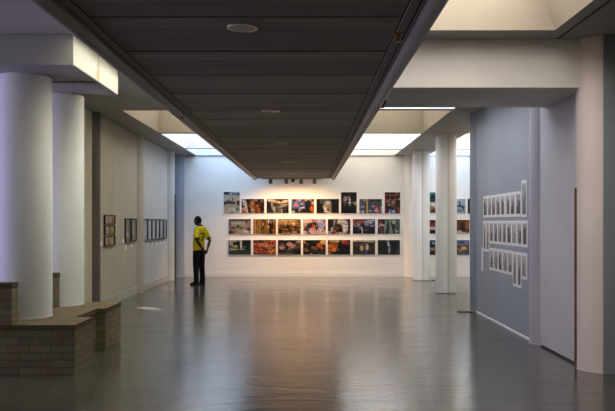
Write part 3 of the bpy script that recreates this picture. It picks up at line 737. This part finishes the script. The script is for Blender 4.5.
C.append(('brown photo with two cream figures and a blue base, bottom row', dict(base='3a2e22', seed=26, busy=.1, pal=('221a14', '5a4a38'), blobs=[
    (.5, .06, .55, .07, 'e0d4bc', 'r'), (.2, .16, .2, .05, '181614', 'r'), (.85, .12, .14, .06, 'c8c4b4', 'r'), (.3, .32, .3, .06, '4a4a44', 'r'), (.46, .28, .06, .05, 'b05034'), (.4, .55, .08, .2, 'cfc0a2'), (.4, .36, .04, .06, '907a60'), (.64, .5, .07, .22, 'dad4c2'), (.66, .3, .04, .06, 'c0b8a4'),
    (.6, .85, .1, .08, '3450a4'), (.7, .92, .07, .06, '28306a'), (.34, .82, .1, .1, '4c3a26'), (.85, .5, .08, .1, '2a3a34'), (.8, .68, .04, .05, 'a0643a'), (.15, .75, .16, .2, '2e241c'), (.97, .5, .04, .5, '3a4844', 'r')])))
C.append(('dark slate photo with one white streak of light, last in the bottom row', dict(base='1a2226', seed=27, busy=.05, pal=('26302f', '10161a'), blobs=[
    (.15, .5, .2, .6, '242c2c', 'r'), (.34, .3, .03, .3, '121618', 'r'), (.46, .2, .045, .22, 'd4dce4', 'd'), (.4, .12, .05, .12, '3c4a50'), (.52, .7, .05, .2, '9cbcc8'), (.52, .9, .03, .08, '5a8490'), (.4, .6, .1, .12, '303c40'), (.75, .5, .2, .6, '1a2022', 'r'), (.25, .6, .2, .02, '0c1012', 'r'), (.85, .8, .12, .14, '2c3634')])))
for rect, (lab, sp) in list(zip(r1, S)) + list(zip(r2, B)) + list(zip(r3, C)):
    photo(rect, lab, sp, G1)
D = [((424, 192.3, 440, 213), ('upright teal and white photo half hidden behind the white columns', dict(base='2a9a8c', seed=31, busy=.06, pal=('206a60',), blobs=[(.6, .3, .2, .2, '10282a'), (.6, .6, .3, .12, 'e8ecec'), (.5, .75, .2, .1, 'c89a30'), (.7, .88, .3, .1, '8a2018'), (.2, .9, .2, .1, 'd8b8a8'), (.9, .4, .1, .2, '14202a')]))),
     ((443, 198.8, 465.6, 213.7), ('pale sky and water photo beside the slate column, top of its three', dict(base='b8c8d8', seed=32, busy=.1, pal=('5a6a80', 'e0e4e8'), blobs=[(.7, .5, .3, .06, '3a4658', 'r'), (.75, .35, .04, .2, '2a3444'), (.75, .8, .25, .12, '7a8696'), (.6, .95, .4, .08, 'c8c8c4', 'r'), (.9, .6, .06, .1, '2a2a34')]))),
     ((467.9, 198.8, 484, 213.7), ('dark photo mostly hidden behind the slate column', dict(base='1a1c24', seed=33, busy=.05, pal=('40444e',), blobs=[(.3, .5, .2, .2, '343844'), (.7, .4, .2, .2, '6a5a48')]))),
     ((421, 219.9, 443.4, 233.8), ('red and white photo glimpsed between the two white columns', dict(base='7a2824', seed=34, busy=.1, pal=('3a1214', 'c05a40'), blobs=[(.5, .3, .2, .2, 'a03030'), (.55, .6, .2, .12, 'e8dcd8'), (.45, .85, .2, .12, '1a1218'), (.6, .15, .1, .1, '2a1414')]))),
     ((447, 219.9, 469.6, 233.8), ('dark red photo of a shadowy head beside the slate column', dict(base='6a2c20', seed=35, busy=.08, pal=('3a1810', '8a4a34'), blobs=[(.7, .55, .16, .36, '1c120e'), (.5, .35, .06, .3, '8a4030', 'r'), (.9, .4, .1, .3, '9a6a30'), (.75, .95, .3, .08, 'c8b8b0'), (.55, .85, .14, .1, 'd8ccc4')]))),
     ((421, 240.1, 443.4, 254.9), ('dark blue photo with an orange strip glimpsed between the white columns', dict(base='2a4a7a', seed=36, busy=.12, pal=('102038', '6a88b0'), blobs=[(.5, .35, .3, .1, '14203a', 'r'), (.55, .6, .14, .1, 'c89a60'), (.5, .85, .4, .12, '3c2420', 'r'), (.6, .2, .1, .1, 'a8bcd4')]))),
     ((447, 240.1, 469.6, 254.9), ('blue sky market photo with a bright centre beside the slate column', dict(base='6a5038', seed=37, busy=.2, pal=('d8a870', '2a2020', 'b07850'), blobs=[(.6, .15, .6, .2, '4a78b8', 'r'), (.75, .32, .2, .05, 'c86040', 'r'), (.75, .55, .12, .12, 'e8d8b0'), (.6, .7, .1, .1, 'c08048'), (.7, .9, .3, .08, '3a5a78', 'r')])))]
for rect, (lab, sp) in D:
    photo(rect, lab, sp, 'colour photographs in the aisle beyond the columns')

# ------------------------------------------------------------------ small monochrome prints on the partition
def mono_px(seed, nx=9, ny=14):
    r = random.Random(seed)
    g = r.uniform(.3, .46)
    px = [[g * (1 - .18 * j / ny) for i in range(nx)] for j in range(ny)]
    for _ in range(r.randint(3, 5)):
        x0 = r.uniform(0, .8); x1 = x0 + r.uniform(.15, .45); top = r.uniform(.15, .7); d = r.uniform(.02, .12)
        for j in range(ny):
            for i in range(nx):
                u, v = i / (nx - 1), j / (ny - 1)
                if x0 <= u <= x1 and v >= top + .15 * abs(u - (x0 + x1) / 2): px[j][i] = d * r.uniform(.8, 1.4)
    for _ in range(10):
        px[r.randrange(ny)][r.randrange(nx)] *= r.choice((.3, 1.5))
    return [[(min(.75, v) * 1.0, min(.75, v) * .96, min(.75, v) * .95, 1) for v in row] for row in px]

def mono(y0, y1, z0, z1, label, seed, image=True, lift=0):
    """y1 is nearer the camera than y0"""
    w, h = y0 - y1, z1 - z0
    t = thing('small_print' if image else 'paper_sheet', label, 'print' if image else 'sheet of paper',
              (XR - .0005 - lift, (y0 + y1) / 2, (z0 + z1) / 2), R(-90), 'small monochrome prints on the blue-grey partition' if image else None)
    obj('paper', bx(-w / 2, w / 2, -.004, 0, -h / 2, h / 2), M['paper'], t)
    if image:
        iw, ih = w - .07, h - .085
        o = picture_mesh('picture', iw, ih, mono_px(seed), M['mono'], t, -.0052)
        o.location = (0, 0, .0)
    return t
ORD = ('first', 'second', 'third', 'fourth', 'fifth', 'sixth', 'seventh', 'eighth', 'ninth')
zp = lambda px: XR * F / (px - 307.7)
st, en = zp(483.8), zp(521.6)
for i in range(8):
    a, b = st + (en - st) * i / 8, st + (en - st) * (i + 1) / 8
    mono(a, b + .006, 1.684, 2.05, '%s black-and-white print in the top row, counted from the slate column' % ORD[i], 100 + i)
mono(zp(522), zp(527.4) + .01, 1.674, 2.195, 'tall print ending the top row beside the mauve column', 108)
for i in range(2):
    a, b = zp(483.6), zp(489.7); a, b = a + (b - a) * i / 2, a + (b - a) * (i + 1) / 2
    mono(a, b + .006, 1.11, 1.63, 'tall narrow print starting the middle row, %s from the slate column' % ORD[i], 110 + i)
st, en = zp(489.9), zp(528.2)
for i in range(8):
    a, b = st + (en - st) * i / 8, st + (en - st) * (i + 1) / 8
    mono(a, b + .006, 1.256, 1.629, '%s standard-height print in the middle row after the two tall ones' % ORD[i], 120 + i)
st, en = zp(490), zp(513.2)
for i in range(5):
    a, b = st + (en - st) * i / 5, st + (en - st) * (i + 1) / 5
    mono(a, b + .006, .82, 1.183, '%s small print in the bottom row, counted from the slate column' % ORD[i], 130 + i)
st, en = zp(513.3), zp(522)
for i in range(2):
    a, b = st + (en - st) * i / 2, st + (en - st) * (i + 1) / 2
    mono(a, b + .006, .668, 1.177, 'tall print hanging below the bottom row, %s of the pair' % ('farther' if i == 0 else 'nearer'), 140 + i)
mono(zp(522.2), zp(527.6), .806, 1.178, 'small print ending the bottom row beside the mauve column', 150)
mono(zp(481.9), zp(483.3), .766, 1.17, 'narrow blank white sheet at the foot of the slate column edge', 151, image=False)

# ------------------------------------------------------------------ framed pictures on the beige wall
def framed(name, y0, y1, z0, z1, label, spec, group, bar=.02, mat_=.0, nx=30, ny=14):
    w, h = y1 - y0, z1 - z0
    t = thing(name, label, 'framed picture', (XL + .0005, (y0 + y1) / 2, (z0 + z1) / 2), R(90), group)
    bm = bmesh.new()
    d = -.032
    for q in ((-w / 2, w / 2, h / 2 - bar, h / 2), (-w / 2, w / 2, -h / 2, -h / 2 + bar), (-w / 2, -w / 2 + bar, -h / 2 + bar, h / 2 - bar), (w / 2 - bar, w / 2, -h / 2 + bar, h / 2 - bar)):
        box(bm, q[0], q[1], d, 0, q[2], q[3], .002)
    obj('frame', bm, M['frame'], t)
    if mat_:
        obj('mount', bx(-w / 2 + bar, w / 2 - bar, -.014, -.004, -h / 2 + bar, h / 2 - bar), M['mount'], t)
    iw, ih = w - 2 * bar - 2 * mat_, h - 2 * bar - 2 * mat_
    picture_mesh('picture', iw, ih, paint(nx, ny, **spec), M['picture'], t, -.0155)
    return t
GT = 'panoramic pictures stacked on the beige wall'
z = ((1.56, 1.75), (1.362, 1.548), (1.155, 1.35))
framed('framed_picture', 13.62, 14.36, *z[0], 'dark-framed panoramic picture in brown and pink, top of the stack of three', dict(base='a08478', seed=41, busy=.1, pal=('5a3a34', 'c8a89c'), blobs=[(.1, .5, .05, .6, '4a3a3c', 'r'), (.25, .5, .06, .6, 'd8c8c8', 'r'), (.35, .7, .06, .4, '5a3028', 'r'), (.6, .4, .2, .4, 'b89a94'), (.85, .7, .12, .3, '6a3c34')]), GT)
framed('framed_picture', 13.62, 14.36, *z[1], 'dark-framed panoramic picture in yellow and olive, middle of the stack of three', dict(base='8a8430', seed=42, busy=.1, pal=('c8c040', '4a4820'), blobs=[(.1, .5, .06, .6, '9a7020', 'r'), (.28, .5, .06, .6, 'e0d8c8', 'r'), (.5, .5, .12, .5, '55582c', 'r'), (.75, .3, .12, .4, 'c8c440'), (.9, .7, .1, .3, 'a8a030')]), GT)
framed('framed_picture', 13.62, 14.36, *z[2], 'dark-framed panoramic picture in yellow and brown, bottom of the stack of three', dict(base='8a7030', seed=43, busy=.1, pal=('d8c040', '4a2818'), blobs=[(.1, .6, .08, .6, 'c0a088', 'r'), (.25, .4, .06, .6, 'b8b038', 'r'), (.4, .8, .12, .3, '5a2c18'), (.55, .4, .1, .4, 'c8b030'), (.75, .5, .05, .6, 'd8d0c8', 'r'), (.92, .6, .08, .5, '8a6a20')]), GT)
GP = 'black framed upright pictures on the side wall'
framed('framed_picture', 15.18, 15.64, 1.18, 1.69, 'black-framed upright picture with a dark figure, nearer of the pair', dict(base='a89c98', seed=44, busy=.06, pal=('c4b8b4', '7a706c'), blobs=[(.5, .15, .5, .2, '8a7e7c', 'r'), (.6, .5, .25, .2, '2a2424'), (.4, .7, .3, .12, 'c8b0ac'), (.5, .92, .5, .08, '6a6464', 'r'), (.6, .38, .12, .08, '5a3c38')]), GP, .03, nx=16, ny=20)
framed('framed_picture', 15.69, 16.15, 1.18, 1.69, 'black-framed upright pale grey picture, farther of the pair', dict(base='8c8e84', seed=45, busy=.08, pal=('a8aaa0', '6a6c64'), blobs=[(.5, .5, .3, .3, '9ea096'), (.5, .85, .4, .1, '74766c')]), GP, .03, nx=16, ny=20)
for i, yy in enumerate((16.83, 17.30, 17.77, 18.24, 18.71, 19.18)):
    framed('framed_picture', yy, yy + .44, 1.165, 1.69, 'black-framed pale picture, %s in the row of six beyond the taupe column' % ORD[i],
           dict(base='c2c6ce', seed=50 + i, busy=.06, pal=('d8dce2', 'a8acb4'), blobs=[(.5, .5, .3, .3, 'd0d4da' if i < 5 else '8a8a8a'), (.5 + .1 * math.sin(i), .6, .1, .1, '9a9ea8')]), GP, .03, nx=14, ny=18)
def card(y0, y1, z0, z1, label):
    o = obj('label_card', bx(XL, XL + .003, y0, y1, z0, z1), M['card'])
    return tag(o, label, 'label card', 'white label cards under the framed pictures')
card(13.40, 13.53, 1.165, 1.25, 'white label card beside the bottom panoramic picture')
card(15.02, 15.15, 1.17, 1.26, 'white label card beside the nearer upright frame of the pair')
card(15.2, 15.32, 1.03, 1.14, 'white label card hanging below the nearer upright frame of the pair')
card(15.75, 15.88, 1.07, 1.15, 'white label card below the farther upright frame of the pair')
for i, yy in enumerate((17.36, 17.85, 18.33, 18.8, 19.27)):
    card(yy, yy + .13, 1.04, 1.115, 'white label card below the %s pale frame of the row of six' % ORD[i + 1])

# floor socket plates near the columns
for x, y, lab in ((2.82, 12.9, 'small dark metal plate on the floor at the foot of the slate column'), (3.55, 19.9, 'small dark metal plate on the floor behind the farther white column')):
    bm = bmesh.new(); box(bm, x - .13, x + .13, y - .07, y + .07, 0, .012, .004)
    tag(obj('floor_plate', bm, M['plate']), lab, 'floor plate')

# ------------------------------------------------------------------ person
def solidify(name, bm, m, parent, voxel, smooth=6):
    """merge overlapping limbs into one continuous smooth skin"""
    me = bpy.data.meshes.new(name); bm.to_mesh(me); bm.free()
    tmp = bpy.data.objects.new(name + '_tmp', me); COL.objects.link(tmp)
    md = tmp.modifiers.new('r', 'REMESH'); md.mode = 'VOXEL'; md.voxel_size = voxel; md.use_smooth_shade = True
    sm = tmp.modifiers.new('s', 'SMOOTH'); sm.iterations = smooth; sm.factor = .5
    dg = bpy.context.evaluated_depsgraph_get(); dg.update()
    new = bpy.data.meshes.new_from_object(tmp.evaluated_get(dg))
    bpy.data.objects.remove(tmp)
    new.name = name
    new.materials.clear(); new.materials.append(m)
    for p in new.polygons: p.use_smooth = True
    return link(bpy.data.objects.new(name, new), parent)

PY = EYE * F / 62.2
PX = (199.3 - 307.7) * PY / F
A = R(49)
person = thing('person', 'person in a yellow jersey and black trousers standing with hands clasped behind the back', 'person', (PX, PY, 0), A)
# local axes: +y is where the chest faces, x to the person's right
neck = Vector((0, .0, 1.5))
hip = .1
def headspace(p):         # the head turns a little further and tips forward
    v = Vector(p) - neck
    v = Matrix.Rotation(R(14), 3, 'Z') @ Matrix.Rotation(R(-6), 3, 'X') @ v
    return v + neck + Vector((0, .02, 0))
bm = bmesh.new()
hr = Matrix.Rotation(R(14), 3, 'Z') @ Matrix.Rotation(R(-6), 3, 'X')
ell(bm, headspace((0, .012, 1.672)), (.074, .094, .098), hr)
ell(bm, headspace((0, .05, 1.61)), (.056, .062, .075), hr)
ell(bm, headspace((0, .072, 1.568)), (.036, .036, .026), hr)             # chin
tube(bm, [headspace((0, .104, 1.662)), headspace((0, .122, 1.625))], [.009, .014], n=10)   # nose
ell(bm, headspace((0, .118, 1.622)), (.019, .012, .010), hr)
ell(bm, headspace((0, .104, 1.598)), (.024, .012, .008), hr); ell(bm, headspace((0, .102, 1.586)), (.021, .012, .008), hr)   # lips
for s in (-1, 1):
    ell(bm, headspace((s * .032, .094, 1.682)), (.022, .014, .008), hr)   # brow
    ell(bm, headspace((s * .030, .090, 1.664)), (.013, .012, .010), hr)   # eye
    ell(bm, headspace((s * .076, .0, 1.648)), (.010, .020, .032), hr)     # ear
    ell(bm, headspace((s * .045, .07, 1.635)), (.022, .022, .022), hr)    # cheek
tube(bm, [(0, -.055, 1.44), (0, -.02, 1.52), headspace((0, .0, 1.6))], [(.07, .065), (.056, .058), (.054, .056)])
# trunk under the clothes
tube(bm, [(0, .0, .86), (0, .01, .98), (0, .02, 1.12), (0, -.015, 1.28), (0, -.045, 1.40), (0, -.055, 1.46)],
     [(.135, .10), (.14, .10), (.125, .092), (.145, .10), (.15, .092), (.09, .07)], n=20)
for s in (-1, 1):
    # the legs
    tube(bm, [(s * .085, .0, .9), (s * .095, .012, .5), (s * .10, -.005, .09)], [.078, .052, .036])
    tube(bm, [(s * .10, -.03, .05), (s * .115, .10, .035)], [.036, .03])
    # arm: shoulder, elbow out to the side and back, wrist brought to the small of the back
    sh = Vector((s * .147, -.05, 1.44)); elb = Vector((s * .212, -.175, 1.13)); wr = Vector((s * .055, -.205, .925))
    if s > 0: wr += Vector((0, -.045, -.02))
    tube(bm, [sh, sh.lerp(elb, .45), elb, elb.lerp(wr, .35), wr], [.046, .045, .038, .040, .027])
    d = (wr - elb).normalized()
    hd = wr + Vector((-s * .03, -.004, -.06))
    tube(bm, [wr, wr.lerp(hd, .5), hd], [(.028, .022), (.038, .018), (.036, .016)])           # palm
    dv = (hd - wr).normalized(); side = dv.cross(Vector((0, 1, 0))).normalized()
    for q, (off, ln) in enumerate(((-.027, .062), (-.009, .074), (.009, .07), (.026, .055))):
        a = hd + side * off; c1 = a + dv * ln * .5 + Vector((0, .004, 0)); c2 = c1 + dv * ln * .35 + Vector((0, .022, 0)); c3 = c2 + dv * ln * .12 + Vector((0, .02, 0))
        tube(bm, [a - dv * .02, a, c1, c2, c3], [.0095, .0095, .009, .0082, .0075], n=8)
    tb = wr.lerp(hd, .35) + side * (-s) * .03
    tube(bm, [tb, tb + dv * .03 + side * (-s) * .02, tb + dv * .058 + side * (-s) * .024 + Vector((0, .012, 0))], [.012, .011, .009], n=8)
body = solidify('body', bm, M['skin'], person, .0065, 4)
# hair: a close-cropped cap
bm = bmesh.new()
ell(bm, headspace((0, .004, 1.682)), (.0765, .092, .095), hr, 24)
ell(bm, headspace((0, -.03, 1.645)), (.068, .068, .085), hr, 24)
hair = solidify('hair', bm, M['hair'], body, .008, 3)
# jersey
bm = bmesh.new()
tube(bm, [(0, .0, .885), (0, .008, .97), (0, .022, 1.10), (0, -.012, 1.26), (0, -.035, 1.38), (0, -.05, 1.46), (0, -.05, 1.51)],
     [(.168, .13), (.168, .132), (.158, .132), (.168, .135), (.172, .125), (.15, .1), (.072, .068)], n=28, cap=False)
for s in (-1, 1):
    sh = Vector((s * .142, -.05, 1.45)); elb = Vector((s * .212, -.175, 1.13))
    dd = elb - sh
    tube(bm, [sh, sh + dd * .3, sh + dd * .82], [.066, .068, .067], cap=False)
shirt = solidify('jersey', bm, M['shirt'], person, .008, 6)
for s in (-1, 1):
    sh = Vector((s * .142, -.05, 1.45)); elb = Vector((s * .212, -.175, 1.13)); dd = elb - sh
    bm = bmesh.new(); tube(bm, [sh + dd * .77, sh + dd * .85], [.067, .0675], n=24, cap=False); obj('sleeve_cuff', bm, M['green'], shirt, True)
bm = bmesh.new(); tube(bm, [(0, -.05, 1.503), (0, -.044, 1.527)], [(.076, .07), (.066, .062)], n=24, cap=False); obj('collar', bm, M['green'], shirt, True)
# the figure 7 on the back and the side stripes, laid onto the cloth
bt = BVHTree.FromObject(shirt, bpy.context.evaluated_depsgraph_get())
def decal(name, poly_pts):
    """poly_pts: quads of (x, z) on the back, pressed onto the jersey"""
    bm = bmesh.new()
    for q in poly_pts:
        g = 6
        V = []
        for i in range(g + 1):
            row = []
            for j in range(g + 1):
                a = Vector(q[0]).lerp(Vector(q[1]), i / g); b = Vector(q[3]).lerp(Vector(q[2]), i / g); p = a.lerp(b, j / g)
                hit = bt.ray_cast(Vector((p.x, -1, p.y)), Vector((0, 1, 0)))
                y = (hit[0].y if hit[0] else -.14) - .003
                row.append(bm.verts.new((p.x, y, p.y)))
            V.append(row)
        for i in range(g):
            for j in range(g): bm.faces.new((V[i][j], V[i + 1][j], V[i + 1][j + 1], V[i][j + 1]))
    return obj(name, bm, M['green'], shirt, True)
decal('number', [[(-.065, 1.335), (.065, 1.335), (.065, 1.30), (-.065, 1.30)], [(.028, 1.305), (.065, 1.305), (.03, 1.23), (-.008, 1.23)], [(-.008, 1.23), (.03, 1.23), (.008, 1.13), (-.032, 1.13)]])
decal('side_stripe', [[(-.16, 1.36), (-.143, 1.36), (-.138, 1.2), (-.155, 1.2)]])
decal('side_stripe', [[(.16, 1.36), (.143, 1.36), (.138, 1.2), (.155, 1.2)]])
# trousers and shoes
bm = bmesh.new()
tube(bm, [(0, .0, .82), (0, .0, .90), (0, .004, .96)], [(.158, .118), (.16, .12), (.155, .116)], n=24)
for s in (-1, 1):
    tube(bm, [(s * .078, .0, .88), (s * .088, .006, .7), (s * .096, .012, .5), (s * .102, -.012, .2), (s * .104, -.015, .055)],
         [(.086, .11), (.085, .098), (.073, .08), (.066, .072), (.066, .076)], n=20, cap=False)
trousers = solidify('trousers', bm, M['trouser'], person, .009, 5)
for s in (-1, 1):
    bm = bmesh.new()
    tube(bm, [(s * .10, -.07, .045), (s * .106, .02, .052), (s * .118, .12, .036), (s * .122, .165, .03)], [(.038, .042), (.043, .05), (.048, .034), (.036, .026)], n=18)
    for v in bm.verts: v.co.z = max(v.co.z, .014)
    sh_ = obj('shoe', bm, M['shoe'], person, True)
    bm = bmesh.new()
    tube(bm, [(s * .10, -.08, .012), (s * .106, .02, .012), (s * .118, .12, .012), (s * .122, .175, .012)], [(.042, .012), (.045, .012), (.052, .012), (.038, .012)], n=16)
    for v in bm.verts: v.co.z = max(0, min(.018, v.co.z))
    obj('sole', bm, M['black'], sh_, True)

# ------------------------------------------------------------------ light
w = bpy.data.worlds.new('sky'); scene.world = w; w.use_nodes = True
nt = w.node_tree; bg = nt.nodes['Background']
tc = nt.nodes.new('ShaderNodeTexCoord'); sp = nt.nodes.new('ShaderNodeSeparateXYZ'); rp = nt.nodes.new('ShaderNodeValToRGB')
nt.links.new(tc.outputs['Generated'], sp.inputs[0]); nt.links.new(sp.outputs['Z'], rp.inputs['Fac'])
rp.color_ramp.elements[0].color = (.68, .68, .69, 1); rp.color_ramp.elements[1].color = (.95, .955, .96, 1)
nt.links.new(rp.outputs['Color'], bg.inputs['Color'])
bg.inputs['Strength'].default_value = 4.0

def lamp(name, kind, loc, energy, color, target=None, **kw):
    ld = bpy.data.lights.new(name, kind); ld.energy = energy; ld.color = color
    for k, v in kw.items(): setattr(ld, k, v)
    lo = bpy.data.objects.new(name, ld); lo.location = loc
    if target is not None:
        lo.rotation_euler = (Vector(target) - Vector(loc)).to_track_quat('-Z', 'Y').to_euler()
    COL.objects.link(lo); return lo
def linear_falloff(lo):
    # non-physical linear falloff, used to flatten the spots' bright patch on the wall
    ld = lo.data; ld.use_nodes = True; nt = ld.node_tree
    em = [n for n in nt.nodes if n.type == 'EMISSION'][0]
    fo = nt.nodes.new('ShaderNodeLightFalloff'); fo.inputs['Strength'].default_value = 1
    nt.links.new(fo.outputs['Linear'], em.inputs['Strength'])
for x in spots:
    linear_falloff(lamp('track_spot', 'SPOT', (x, 20.63, SH - .13), 9.5, (1, .62, .36), (x, YB, .35), spot_size=R(158), spot_blend=1, shadow_soft_size=.04))
# unseen violet lamp beside the bench, assumed from the violet light on the column
lamp('assumed_violet_lamp', 'AREA', (-6.6, 8.0, 2.0), 9, (.5, .38, 1.0), (-3.2, 8.2, 2.0), shape='RECTANGLE', size=1.2, size_y=1.6)
# two narrow spot lamps added to imitate patches of sun on the floor
s1 = lamp('sun_shaft', 'SPOT', (-2.2, 14.3, 4.2), 1500, (1, .93, .8), (-2.98, 13.45, 0), spot_size=R(7.5), spot_blend=.3, shadow_soft_size=.01)
s2 = lamp('sun_shaft', 'SPOT', (-2.3, 17.4, 4.2), 1500, (1, .93, .8), (-3.3, 17.35, 0), spot_size=R(5), spot_blend=.3, shadow_soft_size=.01)

s1.scale = (1.25, .5, 1); s2.scale = (1, .6, 1)

# ------------------------------------------------------------------ camera and view
cd = bpy.data.cameras.new('camera'); cam = bpy.data.objects.new('camera', cd); COL.objects.link(cam)
cam.location = (0, 0, EYE); cam.rotation_euler = (R(90), 0, 0)
cd.sensor_width = 36; cd.lens = F * 36 / 615
cd.shift_y = 17.1 / 615
cd.clip_start = .05; cd.clip_end = 200
scene.camera = cam
scene.view_settings.view_transform = 'Standard'
scene.view_settings.look = 'None'
scene.view_settings.gamma = 1
scene.view_settings.use_curve_mapping = False
scene.view_settings.exposure = 2.42
scene.cycles.use_denoising = True
scene.cycles.max_bounces = 10; scene.cycles.diffuse_bounces = 6; scene.cycles.transparent_max_bounces = 8
scene.cycles.sample_clamp_indirect = 6
scene.cycles.caustics_reflective = False; scene.cycles.caustics_refractive = False
